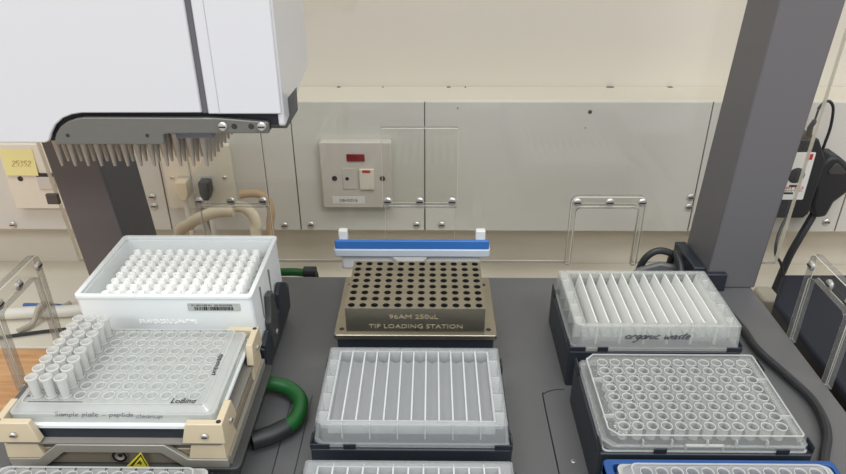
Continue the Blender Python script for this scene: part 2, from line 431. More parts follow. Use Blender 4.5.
# ================================================================== PIPETTING HEAD
head = thing('pipetting_head', (-195, 450, 181), 'big white pipetting head with grey bracket and rows of metal barrels above the tip box', 'pipetting head')
bnd = [(-460, 207.4), (-243, 207.4), (-240.4, 208.4), (-239, 210.5), (-237.3, 213.8), (-233.5, 219), (-228, 223.3), (-221.5, 225.8), (-215, 226.8)]
bnd += [(-141, 227), (-141, 430), (-460, 430)]
MB().prism(bnd, 401.5, 405, 'y').build('front_panel', M['white'], head, bevel=.8)
MB().box(-460, -95, 405.1, 499, 227.5, 430).build('housing', M['white'], head)
MB().box(-460, -262, 405.1, 499, 207.6, 227.4).build('lower_housing', M['white'], head)
MB().box(-141, -137.2, 403, 405.05, 226.6, 430).build('seam_strip', M['seam'], head)
b = MB().prism([(-137.2, 226.2), (-92, 226.2), (-92, 430), (-137.2, 430)], 401.5, 405, 'y').build('front_panel', M['white'], head, bevel=.8)
MB().box(-130.2, -129.8, 401.38, 401.6, 226.3, 430).build('panel_joint', M['joint'], b)
MB().prism([(403, 430), (403, 219), (404.5, 217.6), (408, 217.6), (499, 232.5), (499, 430)], -95, -91, 'x').build('side_panel', M['white'], head, bevel=1)
MB().prism([(-246, 207), (-170, 207), (-170, 214.5), (-101, 214.5), (-101, 217.8), (-95.2, 217.8), (-95.2, 227.4), (-246, 227.4)], 407, 409, 'y').build('recess_shade', M['dark'], head)  # dark plate that paints the shadow gap between panel and bracket
bk = [(-237.2, 207), (-236.6, 210), (-234.7, 213.5), (-231, 217.8), (-226, 221), (-219.6, 223.1), (-214.6, 223.7), (-133, 223.4), (-102, 220.8), (-101, 219.8), (-101.4, 213.4), (-165.5, 213.2), (-167.5, 212.4), (-168, 206), (-236, 205.8)]
bb = MB().prism(bk, 402.5, 406.5, 'y').build('gripper_bracket', M['bracket'], head, bevel=.7)
for x in (-129.5, -105.3): screw(bb, (x, 402.5, 218.2), 'y', 2.9, 2.2)
o = MB()
for x in (-227.8, -177.8): o.lathe((x, 402.46, 212), [(1.3, 0), (1.3, .2)], 12, 'y', cap0=True, cap1=True)
for x in (-122.5, -112): o.lathe((x, 402.46, 218), [(1.9, 0), (1.9, .2)], 12, 'y', cap0=True, cap1=True)
o.build('bracket_hole', M['slot'], bb)
MB().prism([(-103.2, 215.3), (-103.6, 211.3), (-93.4, 211.3), (-85.7, 223), (-85.1, 238), (-92, 230), (-103.2, 222)], 418, 421, 'y').build('tail_bracket', M['tailm'], head, bevel=.6)
MB().box(-259, -143, 421, 498, 206.2, 222).build('barrel_block', M['bblock'], head, bevel=1)
MB().box(-164, -140, 412, 420.6, 206.6, 214).build('guide_block', M['bblock'], head, bevel=.8)
first = None
for j in range(8):
    for i in range(12):
        x, y = -251.5+9*i, 428.5+9*j
        if first is None:
            first = MB(); first.lathe((x, y, 181), [(2.8, 25), (2.7, 18), (1.9, 10), (.95, 0), (.4, 0)], 12, cap0=True, cap1=True)
            first = first.build('barrel', M['barrel'], head); f0 = (x, y)
        else:
            c = first.copy(); COL.objects.link(c); c.location = Vector((x-f0[0], y-f0[1], 0))*S

# ================================================================== NESTS AND LABWARE
def nest(cx, cy, h, label, m=None, name='plate_nest', hw=65.6, hd=44, lips='reservoir', group='plate nests on the deck'):
    t = thing(name, (cx, cy, 0), label, 'plate nest', group)
    m = m or M['nest']
    MB().prism(rr(cx-hw, cx+hw, cy-hd, cy+hd, 2), .1, h).build('nest_block', m, t, bevel=.8)
    y0, y1 = cy-hd, cy-hd+1.0
    for a, c in {'reservoir': ((-hw, -53), (-44, -36), (54, hw)), 'plate': ((-33, -25), (43, 51))}[lips]:
        MB().box(cx+a, cx+c, y0, y1, h+.02, h+4.2).build('locating_lip', m, t, bevel=.3)
    for sx in (-1, 1):
        xx = (cx-hw, cx-hw+1.0) if sx < 0 else (cx+hw-1.0, cx+hw)
        MB().box(*xx, cy-hd+1.1, cy-hd+10, h+.02, h+6).build('side_lip', m, t, bevel=.3)
        MB().box(*xx, cy+hd-14, cy+hd-2, h+.02, h+7).build('side_lip', m, t, bevel=.3)
    return t

def reservoir(cx, cy, zr, zb, label, vee=False, writing=None, group='twelve channel reservoirs'):
    t = thing('channel_reservoir', (cx, cy, zb), label, 'reservoir', group)
    W, D, w, d = 62.2, 40.6, 54.7, 36.4
    pm, pr_ = (M['ppw'], M['ppwr']) if vee else (M['pp'], M['ppr'])
    o = [(cx+x, cy+y) for x, y in cr(-W, W, -D, D, 1.2, 1.2, 4.5, 1.2)]
    oi = [(cx+x, cy+y) for x, y in cr(-W+1.3, W-1.3, -D+1.3, D-1.3, 1, 1, 3.8, 1)]
    ob = [(cx+x, cy+y) for x, y in cr(-63, 63, -41.8, 41.8, 1.2, 1.2, 5.5, 1.2)]
    obi = [(cx+x, cy+y) for x, y in cr(-61.7, 61.7, -40.5, 40.5, 1, 1, 4.8, 1)]
    s = MB().ring(o, oi, zb+2.2, zr, ob, obi)
    fo = [(cx+x, cy+y) for x, y in cr(-63.8, 63.8, -42.6, 42.6, 1.2, 1.2, 5.5, 1.2)]
    s.ring(fo, obi, zb+.1, zb+2.2)
    s.build('skirt', pm, t)
    f = MB()
    ii = [(cx+x, cy+y) for x, y in cr(-w, w, -d, d, .3, .3, .3, .3)]
    io = [(cx+x, cy+y) for x, y in cr(-W+1.2, W-1.2, -D+1.2, D-1.2, 1, 1, 3.8, 1)]
    f.ring(io, ii, zr-1.3, zr-.2)
    f.mi = 1
    for x in (-45, -27, -9, 9, 27, 45):
        f.box(cx+x-.4, cx+x+.4, cy-D+1.3, cy-d, zb+4, zr-1.3); f.box(cx+x-.4, cx+x+.4, cy+d, cy+D-1.3, zb+4, zr-1.3)
    for y in (-27, -9, 9, 27):
        f.box(cx-W+1.3, cx-w, cy+y-.6, cy+y+.6, zb+2, zr-1.3); f.box(cx+w, cx+W-1.3, cy+y-.6, cy+y+.6, zb+2, zr-1.3)
    f.build('top_rim', [pm, pr_], t)
    c = MB(); top = []; bot = []
    dp = 15.5 if vee else 10
    for k in range(12):
        x = cx-54+9*k
        top += [(x, zr-dp+2), (x+3.8, zr-dp), (x+5.2, zr-dp), (x+9, zr-dp+2)]; bot += [(x, zr-dp+1), (x+3.6, zr-dp-1), (x+5.4, zr-dp-1), (x+9, zr-dp+1)]
    cp = MB()
    if vee:
        for k in range(13): cp.prism([(cx-54+9*k-.5, zr-.05), (cx-54+9*k+.5, zr-.05), (cx-54+9*k+(2.9 if k < 12 else .5), zr-dp+1.9), (cx-54+9*k-(2.9 if k else .5), zr-dp+1.9)], cy-35.4, cy+35.4, 'y')
    else:
      for k in range(13): cp.box(cx-54+9*k-.5, cx-54+9*k+.5, cy-35.4, cy+35.4, zr-dp+1.9, zr-.05)
    cp.build('dividers', pr_, t)
    n = len(top); vs = []; fs = []
    Y0, Y1 = cy-35.4, cy+35.4
    for y in (Y0, Y1): vs += [(x, y, z) for x, z in top]
    fs += [(i, i+1, n+i+1, n+i) for i in range(n-1)]
    c.add(vs, fs)
    n2 = len(bot); vs = []
    for y in (Y0, Y1): vs += [(x, y, z) for x, z in bot]
    c.add(vs, [(i, i+1, n2+i+1, n2+i) for i in range(n2-1)])
    hb = dp+1
    for a, b_ in ((cy-36.4, cy-35.4), (cy+35.4, cy+36.4)): c.box(cx-54.7, cx+54.7, a, b_, zr-hb, zr-.05)
    for a, b_ in ((cx-54.7, cx-53.3), (cx+53.3, cx+54.7)): c.box(a, b_, cy-35.4, cy+35.4, zr-hb, zr-.05)
    c.build('channels', M['ppd'] if vee else M['ppc'], t)
    if writing:
        yy = lambda z: cy-D-(zr-z)/(zr-zb)*1.35-.5
        p = MB(); pen(p, writing, 3.2, (cx-25, yy(zr-9.5), zr-10.5), width=49, r=.34, slant=.55)
        tag(p.build('handwriting', M['ink'], t), 'black handwriting reading organic waste')
    return t

def well_plate(cx, cy, zr, zb, label, style='clear', group='clear 96 well plates'):
    t = thing('well_plate', (cx, cy, zb), label, 'well plate', group)
    m0, m1 = (M['ps'], M['psw']) if style == 'clear' else (M['pse'], M['psw'])
    F = MB(); W, D = (60.4, 40.4) if style == 'clear' else (57.5, 39)
    P = lambda l: [(cx+x, cy+y) for x, y in l]
    if style == 'clear':
        F.ring(P(cr(-W, W, -D, D, 1.5, 6, 6, 1.5)), P(cr(-W+1.2, W-1.2, -D+1.2, D-1.2, 1.2, 5.4, 5.4, 1.2)), zb+3, zr)
        F.ring(P(cr(-63.9, 63.9, -42.7, 42.7, 3, 3, 6, 3)), P(cr(-62.7, 62.7, -41.5, 41.5, 2.6, 2.6, 5.4, 2.6)), zb+.1, zb+4.5)
        F.ring(P(cr(-63, 63, -42, 42, 2.6, 2.6, 5.4, 2.6)), P(cr(-W+.4, W-.4, -D+.4, D-.4, 1.2, 5.4, 5.4, 1.2)), zb+3, zb+4)
    else:
        F.ring(P(rr(-W, W, -D, D, 4)), P(rr(-W+1.1, W-1.1, -D+1.1, D-1.1, 3.2)), zr-5.5, zr-1, P(rr(-61.5, 61.5, -41.2, 41.2, 5)), P(rr(-60.4, 60.4, -40.1, 40.1, 4.2)))
        F.ring(P(rr(-63.8, 63.8, -42.7, 42.7, 4)), P(rr(-61, 61, -40.6, 40.6, 4)), zr-6.4, zr-5.5)
        F.ring(P(rr(-63.8, 63.8, -42.7, 42.7, 4)), P(rr(-62.7, 62.7, -41.6, 41.6, 3.4)), zb+.1, zr-6.4)
    F.build('frame', m0, t)
    E_ = MB()
    if style == 'clear':
        E_.ring(P(cr(-W-.15, W+.15, -D-.15, D+.15, 1.5, 6, 6, 1.5)), P(cr(-W+.75, W-.75, -D+.75, D-.75, 1.3, 5.6, 5.6, 1.3)), zr, zr+.5)
        for a, b_ in ((-40, -39.3), (-22, -21.3), (0, .7), (18, 18.7), (37, 37.7)):
            E_.box(cx+a, cx+b_, cy-D-2.3, cy-D-.05, zb+4, zb+9)
        E_.ring(P(rr(-64, 64, -42.8, 42.8, 3)), P(rr(-62.8, 62.8, -41.6, 41.6, 2.6)), zb+.0, zb+.6)
        E_.box(cx-13, cx+11, cy-D-2.4, cy-D-.3, zb+4.5, zb+5.2); E_.box(cx-13, cx-12.3, cy-D-2.4, cy-D-.3, zb+.6, zb+5.2); E_.box(cx+10.3, cx+11, cy-D-2.4, cy-D-.3, zb+.6, zb+5.2)
        for sx in (-1, 1):
            for y in (14, -22):
                x0 = cx+sx*W; xa, xb = sorted((x0, x0-sx*7))
                E_.box(xa, xb, cy+y, cy+y+.8, zr-3, zr); 
    else:
        E_.ring(P(rr(-W, W, -D, D, 4)), P(rr(-W+.9, W-.9, -D+.9, D-.9, 3.3)), zr-1, zr-.5)
        E_.ring(P(rr(-63.9, 63.9, -42.8, 42.8, 4)), P(rr(-62.6, 62.6, -41.5, 41.5, 3.4)), zr-6.5, zr-5.7)
    E_.build('frame_edge', M['psr'], t)
    w_, d_ = W-1.3, D-1.3
    dk = MB().holes(cx, cy, 12, 8, 9, 3.4, zr-1.3, cx-w_, cx+w_, cy-d_, cy+d_)
    dk.build('well_deck', m0, t)
    wl = MB()
    for i in range(12):
        for j in range(8):
            c = (cx-49.5+9*i, cy-31.5+9*j, zr)
            wl.mi = 0
            wl.lathe(c, [(3.35, .2), (3.3, -4), (3.1, zb-zr+2), (2.4, zb-zr+1.2)], 18, cap1=True)
            wl.mi = 1
            wl.lathe(c, [(3.3, .3), (3.65, .3), (3.65, -.5), (3.3, -.5)], 18, closed=True)
    wl.build('wells', [m1, M['psrw']], t)
    return t

# --- column spacing of the deck: -197, -12.7, 171; rows 465, 364, 257
# centre column, back: loading station on its riser, white tray behind it
tr_ = thing('storage_tray', (-19, 596, -132.8), 'white plastic tray with a blue band standing just behind the deck', 'tray')
MB().box(-80, 40, 592, 604, -132.8, 3).build('stand', M['washw'], tr_, bevel=1)
MB().prism([(-90.5, 3), (48.5, 3), (48.5, 20), (-90.5, 20)], 589.5, 606, 'y').build('tray_body', M['washw'], tr_, bevel=2)
MB().prism([(-40, 19.9), (-33, 12), (-10, 12), (-3, 19.9)], 585.5, 589.4, 'y').build('tray_boss', M['washw'], tr_, bevel=1)
MB().prism(rr(-97, 57.6, 584.5, 606, 3), 20, 28.7).build('tray_rim', M['washl'], tr_, bevel=1.2)
MB().prism(rr(-95.5, 56.3, 585.2, 589, 1.5), 28.7, 37.8).build('band', M['washb'], tr_, bevel=.6)
for a, b in ((-91.7, -82.9), (43.1, 52.6)): MB().box(a, b, 589.3, 596, 28.7, 47).build('peg', M['washw'], tr_, bevel=1)

st = thing('tip_loading_station', (-12.7, 473, 0), 'bronze coloured metal block with 96 dark holes on a black riser', 'loading station')
MB().prism(rr(-74.5, 49, 434, 513, 2), .1, 33).build('riser', M['nest'], st, bevel=.8)
b_ = MB().prism(rr(-76.7, 51.3, 432, 518, 2.5), 33, 37.6).build('base_plate', M['bronze'], st, bevel=.6)
blk = MB()
blk.mi = 0
blk.holes(-12.7, 470.7, 12, 8, 9, 2.75, 61, -66.7, 41.3, 434.7, 506.7, depth=20, bore_mi=1)
x0, x1, y0, y1 = -66.7, 41.3, 434.7, 506.7
blk.mi = 0
blk.add([(x0, y0, 37.6), (x1, y0, 37.6), (x1, y1, 37.6), (x0, y1, 37.6), (x0, y0, 61), (x1, y0, 61), (x1, y1, 61), (x0, y1, 61)], [(0, 1, 5, 4), (1, 2, 6, 5), (2, 3, 7, 6), (3, 0, 4, 7), (0, 1, 2, 3)])
blk.build('hole_block', [M['bronze'], M['bore']], st)
text(MB(), '96AM 250uL', 5.6, (-33, 434.6, 51.5), width=38).build('lettering', M['etch'], st)
text(MB(), 'TIP LOADING STATION', 5.4, (-49, 434.6, 42.5), width=73).build('lettering', M['etch'], st)
o = MB()
for x, y in ((45, 506), (45, 440), (-71, 506), (-71, 440)): MB().lathe((x, y, 37.65), [(2, 0), (2, .15)], 12, cap0=True, cap1=True).build('plate_hole', M['slot'], b_)
o.lathe((-11, 434.55, 41.5), [(1.8, 0), (1.8, -.1)], 12, 'y', cap0=True, cap1=True)
o.build('plate_hole', M['slot'], b_)

# centre column: two reservoirs on black nests
nest(-12.9, 367.5, 26.4, 'black plate nest under the clear empty reservoir in front of the metal loading station')
resA = reservoir(-12.9, 367.5, 44, 27, 'frosted clear empty reservoir in front of the bronze loading station, fully in view')
nest(-13.5, 257, 26.4, 'black plate nest under the partly visible reservoir at the bottom edge of the photo')
resB = copy_tree(resA); resB.location = Vector((-13.5, 257, 27))*S
resB['label'] = 'partly visible frosted twelve channel reservoir at the bottom edge of the photo'

# right column: organic waste reservoir, well plate, second well plate on a blue nest
nest(170.5, 462, 33.4, 'tall dark nest under the reservoir marked organic waste')
reservoir(170.5, 461, 55.4, 34, 'milky white twelve channel reservoir with handwriting reading organic waste', vee=True, writing='organic waste')
nest(172, 357, 35.4, 'dark nest with two small front tabs under the right hand clear well plate', lips='plate', hw=66.5, hd=44.4)
well_plate(171.5, 356.5, 47.4, 36, 'clear empty 96 well plate with cut corners in front of the organic waste reservoir')
nb = nest(175, 256.5, 31.5, 'blue plate nest at the bottom right edge of the photo', m=M['nestb'], lips='plate', hw=70, hd=48.5)
MB().ring(rr(105, 245, 208, 305, 3), rr(110, 242, 212.5, 301.5, 3), 31.52, 39).build('rim', M['nestb'], nb, bevel=.5)
well_plate(176, 257.5, 45.5, 32, 'partly visible smoky clear well plate in the blue nest at the bottom right', style='smoky')

# --- left column, back: tip box
tn = thing('tip_box_nest', (-197, 461, 0), 'dark blue grey nest with a side clip under the white tip box', 'plate nest', 'plate nests on the deck')
MB().prism(rr(-264, -131, 413.5, 510, 3), .1, 12, top=rr(-264, -127, 413.5, 510, 3)).build('nest_block', M['nest'], tn)
MB().box(-264, -126.5, 414, 509.5, 12, 37.4).build('nest_collar', M['nest'], tn, bevel=1.5)
cl = MB().prism([(436, 20), (458, 20), (458, 50), (452, 66), (444, 66), (440, 50), (436, 46)], -130, -125.5, 'x').build('side_clip', M['shk'], tn, bevel=.7)
MB().prism([(468, 30), (500, 30), (500, 44), (480, 56), (470, 50)], -129.6, -126.2, 'x').build('side_clip', M['nest'], tn, bevel=.7)
MB().prism([(415, 30), (432, 30), (430, 44), (415, 40)], -129.6, -126.2, 'x').build('side_clip', M['nest'], tn, bevel=.7)
screw(tn, (-125, 447, 30), 'x', 2.2, 1.2, sgn=1)
tb = thing('tip_box', (-195.8, 459.7, 37.5), 'white open tip box filled with white pipette tips at the back left', 'tip box')
o_t, i_t = rr(-262, -131, 414.5, 508.5, 3.5), rr(-258.4, -134.4, 418, 505, 2.5)
o_m = rr(-261.3, -131.7, 415.2, 507.8, 3.5)
bx = MB().ring(o_t, i_t, 81.8, 84.8)
bx.ring(o_m, rr(-258, -134.8, 418.6, 504.6, 2.5), 37.7, 81.8, rr(-260.6, -130.6, 416, 507.6, 3.5), rr(-257, -135, 420, 504, 2.5))
bx.build('box_wall', M['tipbox'], tb, bevel=.5)
MB().holes(-196, 460, 12, 8, 9, 2.95, 66, -257.4, -135.2, 419.4, 504).build('tip_plate', M['rackp'], tb)
MB().prism(rr(-256.6, -135.6, 420.6, 503.4, 2), 37.8, 39).build('box_floor', M['tipbox'], tb)
MB().box(-131.8, -130.4, 437, 438.2, 50, 78).build('side_groove', M['netg'], tb)
MB().box(-131.8, -130.3, 466, 467.2, 50, 76).build('side_groove', M['netg'], tb)
lb = MB().prism(rr(-179.5, -140.5, 71.6, 78.2, 1), 414.9, 415.5, 'y').build('barcode_label', M['labelg'], tb)
bc = MB(); x = -174.5
while x < -146:
    w = random.choice((.35, .5, .8, 1.1)); bc.box(x, x+w, 414.75, 414.9, 72.3, 75.2); x += w+random.choice((.35, .5, .8))
text(bc, '01 001105 01  23 0222700', 2.0, (-176.5, 414.8, 75.9), width=30)
bc.build('barcode', M['black'], lb)
eb = text(MB(), 'BRAVO-250UL-96-TIPS', 5, (-218.5, 415.5, 59.6), width=43, depth=.3)
eb.build('embossing', M['tip'], tb)
ORD = ['first', 'second', 'third', 'fourth', 'fifth', 'sixth', 'seventh', 'eighth', 'ninth', 'tenth', 'eleventh', 'twelfth']
ROWB = ['front row', 'second row from the front', 'third row from the front', 'fourth row from the front', 'fourth row from the back', 'third row from the back', 'second row from the back', 'back row']
proto = None
for j in range(8):
    for i in range(12):
        x, y = -196-49.5+9*i, 460-31.5+9*j
        if proto is None:
            q = MB(); q.lathe((x, y, 66.2), [(1.2, -26), (2.6, -4), (2.6, .0), (3.1, .05), (3.1, 2.6), (3.0, 3), (3.0, 12.3), (2.7, 12.8), (2.2, 12.6), (2.0, 3), (1.6, -4)], 14)
            q.lathe((x, y, 66.2), [(2.1, 11), (.01, 11.3)], 14)
            proto = o = q.build('pipette_tip', M['tip'], base=(x, y, 66.2))
        else:
            o = proto.copy(); COL.objects.link(o); o.location = Vector((x, y, 66.2))*S
        col = f'{ORD[i]} from the left' if i < 6 else (f'{ORD[11-i]} from the right' if i < 11 else 'rightmost')
        if i == 0: col = 'leftmost'
        tag(o, f'white pipette tip, {col}, {ROWB[j]}, in the white box', 'pipette tip', 'white pipette tips in the tip box')

# --- left column, middle: shaker with clear plate
sh = thing('plate_shaker', (-195, 358, 0), 'metal plate shaker with beige corner clips and a yellow warning triangle', 'shaker')
MB().prism(rr(-268, -128, 309, 410, 4), .1, 24, top=rr(-267, -124, 309, 410, 4)).build('base', M['shk'], sh, bevel=1)
MB().prism(rr(-268, -120.5, 307, 410, 4), 24, 26.2).build('base_lip', M['shk'], sh, bevel=.4)
MB().box(-262, -129, 311, 408, 26.2, 39).build('housing', M['aluw'], sh, bevel=.6)
def strip(y0, y1):
    lo = [(-265, 26.4), (-243, 26.4), (-229, 38.5), (-168, 38.5), (-155, 26.4), (-127, 26.4)]
    hi = [(-127, 33), (-152, 33), (-165, 45), (-232, 45), (-246, 33), (-265, 33)]
    return MB().prism(lo+hi, y0, y1, 'y')
strip(307.5, 310.6).build('arched_strip', M['shkg'], sh, bevel=.4)
MB().box(-265, -262.3, 310.8, 408, 26.4, 33).build('side_rail', M['shkg'], sh); MB().box(-128.7, -126, 310.8, 408, 26.4, 33).build('side_rail', M['shkg'], sh)
MB().box(-256, -136, 313, 404, 39.2, 53.6).build('core', M['nest'], sh)
def elbow(cx, cy, sx, sy, leg, th, z0, z1, slope=4):
    """L-shaped corner clip, the corner at (cx, cy), legs running inwards"""
    X = lambda a: cx+sx*a; Y = lambda a: cy+sy*a
    lo = [(X(0), Y(0)), (X(leg), Y(0)), (X(leg), Y(th)), (X(th), Y(th)), (X(th), Y(leg)), (X(0), Y(leg))]
    l2 = leg-slope
    hi = [(X(.6), Y(.6)), (X(l2), Y(.6)), (X(l2), Y(th)), (X(th), Y(th)), (X(th), Y(l2)), (X(.6), Y(l2))]
    return MB().prism(lo, z0, z1, 'z', top=hi)
for cx, cy, sx, sy in ((-267.5, 306.5, 1, 1), (-126, 306.5, -1, 1), (-267.5, 408.5, 1, -1), (-126, 408.5, -1, -1)):
    elbow(cx, cy, sx, sy, 27, 5.2, 47.6, 62.8).build('corner_clip', M['beige'], sh, bevel=.5)
    elbow(cx+sx*1.6, cy+sy*1.6, sx, sy, 24, 8, 33.2, 44.8, 3).build('corner_spacer', M['beige'], sh, bevel=.5)
    if sy > 0: screw(sh, (cx+sx*12, cy, 54), 'y', 2.2, 1.4)
    screw(sh, (cx+(0 if sx > 0 else 0), cy+sy*14, 54), 'x', 2.2, 1.4, sgn=-sx)
    h = MB().lathe((cx+sx*3.2, cy+sy*3.2, 62.85), [(1.6, 0), (1.6, .1)], 12, cap0=True, cap1=True).build('clip_hole', M['slot'], sh)
MB().ring(rr(-266, -127.5, 308, 407, 4), rr(-240, -154, 325, 390, 3), 44.9, 46.1).build('clip_gasket', M['netg'], sh)
MB().prism(rr(-261.8, -131.8, 312.5, 402, 3), 53.7, 56.6).build('upper_plate', M['tipbox'], sh, bevel=.4)
sg = MB(); sg.prism([(-192, 27.2), (-177.2, 27.2), (-180.2, 39.8)], 306.5, 307.0, 'y')
tr1 = sg.build('warning_sticker', M['yellow'], sh)
sg = MB()
sg.prism([(-189, 28.6), (-187.4, 28.6), (-180.6, 37), (-178.6, 28.6), (-177.9, 28.6), (-180.3, 38.6)], 306.3, 306.48, 'y')
sg.prism([(-184.6, 30.2), (-181.6, 33.6), (-181.0, 33), (-182.4, 31.6), (-180.4, 31.8), (-182.4, 29.4), (-182.2, 30.8)], 306.3, 306.48, 'y')
sg.build('warning_symbol', M['black'], tr1)
sc = MB(); sc.lathe((-195.5, 310.8, 34), [(4.6, 0), (4.6, -1.6), (3.2, -1.8), (3.2, -.8), (1.4, -.8), (.01, -1.4)], 18, 'y')
sc.mi = 1; sc.lathe((-195.5, 310.7, 34), [(4.7, -1.7), (4.7, -1.95), (3.3, -1.95), (3.3, -1.7)], 18, 'y', closed=True); sc.lathe((-195.5, 310.7, 34), [(1.6, -.9), (.01, -1.45)], 12, 'y')
sc.build('housing_screw', [M['shkg'], M['black']], sh)

well_plate(-197.1, 357.4, 69, 56.8, 'smoky clear well plate with handwriting on its front, clipped on the shaker', style='smoky')
ep = [o for o in COL.objects if o.get('label', '').startswith('smoky clear well plate with handwriting')][0]
text(MB(), 'LoBind', 6.4, (-161.5, 320.0, 68.15), (1, 0, 0), (0, 1, 0), width=15.5, shear=.2).build('lettering', M['black'], ep)
text(MB(), 'eppendorf', 5.0, (-143.6, 368.5, 68.15), (0, -1, 0), (1, 0, 0), width=22).build('lettering', M['black'], ep)
tx = MB()
for k in range(12): text(tx, str(k+1), 2.8, (-197.1-49.5+9*k, 393.1, 68.15), (1, 0, 0), (0, 1, 0), align='CENTER')
for k, c in enumerate('ABCDEFGH'): text(tx, c, 2.6, (-197.1-55, 357.4+30.4-9*k, 68.15), (1, 0, 0), (0, 1, 0), align='CENTER')
tx.build('well_numbers', M['black'], ep)
MB().box(-250, -216, 320.4, 320.8, 67.95, 68.1).build('printed_line', M['black'], ep)
MB().box(-161, -141, 319, 319.3, 67.95, 68.1).build('printed_line', M['black'], ep)
hw = MB()
pen(hw, 'Sample plate - peptide', 2.0, (-232, 314.35, 62), width=49, r=.14); pen(hw, 'cleanup', 1.8, (-182, 314.35, 61), width=17, r=.14)
hw.build('handwriting', M['ink'], ep)

COLT = ['outer left column', 'middle column', 'inner column beside the empty wells']
proto = None
for i in range(3):
    for j in range(8):
        x, y = -197.1-49.5+9*i, 357.4-31.5+9*j
        if proto is None:
            q = MB(); q.lathe((x, y, 58.8), [(1.1, .1), (2.0, 1.2), (2.7, 8), (3.15, 23), (3.9, 23.2), (3.9, 24.6), (3.3, 24.8), (2.9, 23.4), (2.4, 8), (1.6, 2), (.5, 1)], 18, cap0=True)
            proto = o = q.build('sample_tube', M['tube'], base=(x, y, 58.8))
        else:
            o = proto.copy(); COL.objects.link(o); o.location = Vector((x, y, 58.8))*S
        tag(o, f'clear sample tube, {COLT[i]}, {ROWB[j]}', 'sample tube', 'clear tubes standing in the left wells')

# --- left column, front: plate at the bottom edge
nest(-197, 251, 31.2, 'dark plate nest at the bottom left edge of the photo', lips='plate')
bl = well_plate(-197, 250.5, 46.5, 32, 'partly visible smoky clear numbered well plate at the bottom left edge', style='smoky')
tx = MB()
for k in range(12): text(tx, str(k+1), 2.8, (-197-49.5+9*k, 286.6, 45.65), (1, 0, 0), (0, 1, 0), align='CENTER')
tx.build('well_numbers', M['black'], bl)
for px_, lab in ((176, None),):
    br = [o for o in COL.objects if o.get('label', '').startswith('partly visible smoky clear well plate in the blue')][0]

# ================================================================== HOSES AND CABLES
h = thing('drain_hose', (-110, 380, 1), 'short green and black hose looping out of the side of the shaker', 'hose')
MB().tube([(-124.5, 348, 9), (-113, 354, 8.5), (-102.5, 362, 8.5)], 6.6, 14).build('hose_sleeve', M['rubber'], h)
MB().tube([(-103, 361.5, 8.5), (-98, 369, 8.5), (-96.5, 380, 8.5), (-99, 392, 8.5), (-107, 401, 9), (-115, 404.5, 10), (-124.8, 405.5, 11)], 5.8, 14).build('hose', M['green'], h)
tag(MB().tube([(242, 604, -10), (242, 596, 19), (243, 580, 18), (244, 562, 5.4), (252, 544, 4.6), (266, 520, 4.6), (271, 490, 4.6), (272, 458, 4.6), (281, 425, 4.6), (287, 399, 4.6), (285, 377, 4.6), (279, 360, 4.6), (270, 345, 4.6), (258, 325, 4.6), (252, 310, 4.6)], 3.4, 10).build('power_cable', M['rubber'], base=(270, 450, .4)),
    'black cable running along the right side of the deck beside the well plate', 'cable')
tag(MB().tube([(208, 598, -30), (211, 597, 0), (216, 596, 15), (227, 596, 22), (242, 595, 18), (258, 590, 6), (266, 584, -6), (270, 583, -30)], 3.6, 10).build('power_cable', M['rubber'], base=(240, 590, -30)),
    'black cable arching up behind the organic waste reservoir', 'cable')
g_ = thing('ground_cable', (-135, 598, -133), 'green cable with a black end lying behind the tip box', 'cable')
MB().tube([(-190, 600, -8), (-160, 598, -6), (-140, 597, -5), (-128, 596, -6)], 4.2, 10).build('cable', M['green'], g_)
MB().tube([(-131, 596, -4), (-118, 596, -4)], 5.6, 10).build('cable_end', M['rubber'], g_, bevel=.8)
MB().tube([(-120, 598, -6), (-116, 598, -60), (-116, 610, -132)], 3.2, 8).build('cable_end', M['rubber'], g_)
tag(MB().tube([(-300, 690, -130), (-292, 690, -18), (-277, 690, 2), (-257, 690, 13), (-238, 690, 19), (-224, 690, 19)], 6.8, 12).build('water_hose', M['hose'], base=(-260, 690, -133)),
    'thick beige hose rising to the left behind the tip box', 'hose', 'beige hoses behind the tip box')
tag(MB().tube([(-224, 700, 20), (-214, 700, 18), (-206, 700, 9), (-203, 700, -4), (-206, 700, -22), (-212, 700, -130)], 6.4, 12).build('water_hose', M['hose'], base=(-208, 700, -133)),
    'thick cream hose bending down behind the right half of the tip box', 'hose', 'beige hoses behind the tip box')
tag(MB().tube([(-222, 716, 27), (-210, 716, 29), (-198, 716, 27), (-190, 716, 17), (-189, 716, 2), (-192, 716, -20), (-194, 716, -130)], 4.8, 12).build('water_hose', M['hoset'], base=(-198, 716, -133)),
    'thin tan hose bending down nearest the notch corner behind the tip box', 'hose', 'beige hoses behind the tip box')

# network socket plate and its two leads
ns = thing('network_socket', (-285, 774, -14), 'ivory network socket plate with two plugged leads behind the pipetting head', 'socket')
MB().prism(rr(-328, -243.5, -15, 69, 2), 766, 774.9, 'y').build('face_plate', M['ivory'], ns, bevel=1)
for x in (-303.5, -276): MB().box(x-8, x+8, 765, 766, 10, 30).build('port', M['pale'], ns, bevel=.4)
for x in (-318, -254): screw(ns, (x, 766, 27), 'y', 2.6, 1.6)
for x, cm, pm, nm in ((-303.5, 'netl', 'hose', 'beige'), (-276, 'netl', 'rubber', 'black')):
    nw = thing('network_cable', (x, 755, -14), f'pale lead with a {nm} plug in the network socket plate', 'cable', 'network leads')
    MB().prism([(x-6.5, 27), (x+6.5, 27), (x+6.5, 12), (x+3.5, 3), (x-3.5, 3), (x-6.5, 12)], 750, 764.8, 'y').build('plug', M[pm], nw, bevel=1)
    MB().tube([(x, 757, 4), (x+1, 756, -20), (x+4, 750, -60), (x+8, 740, -110), (x+12, 736, -129)], 3.3, 9).build('lead', M[cm], nw)
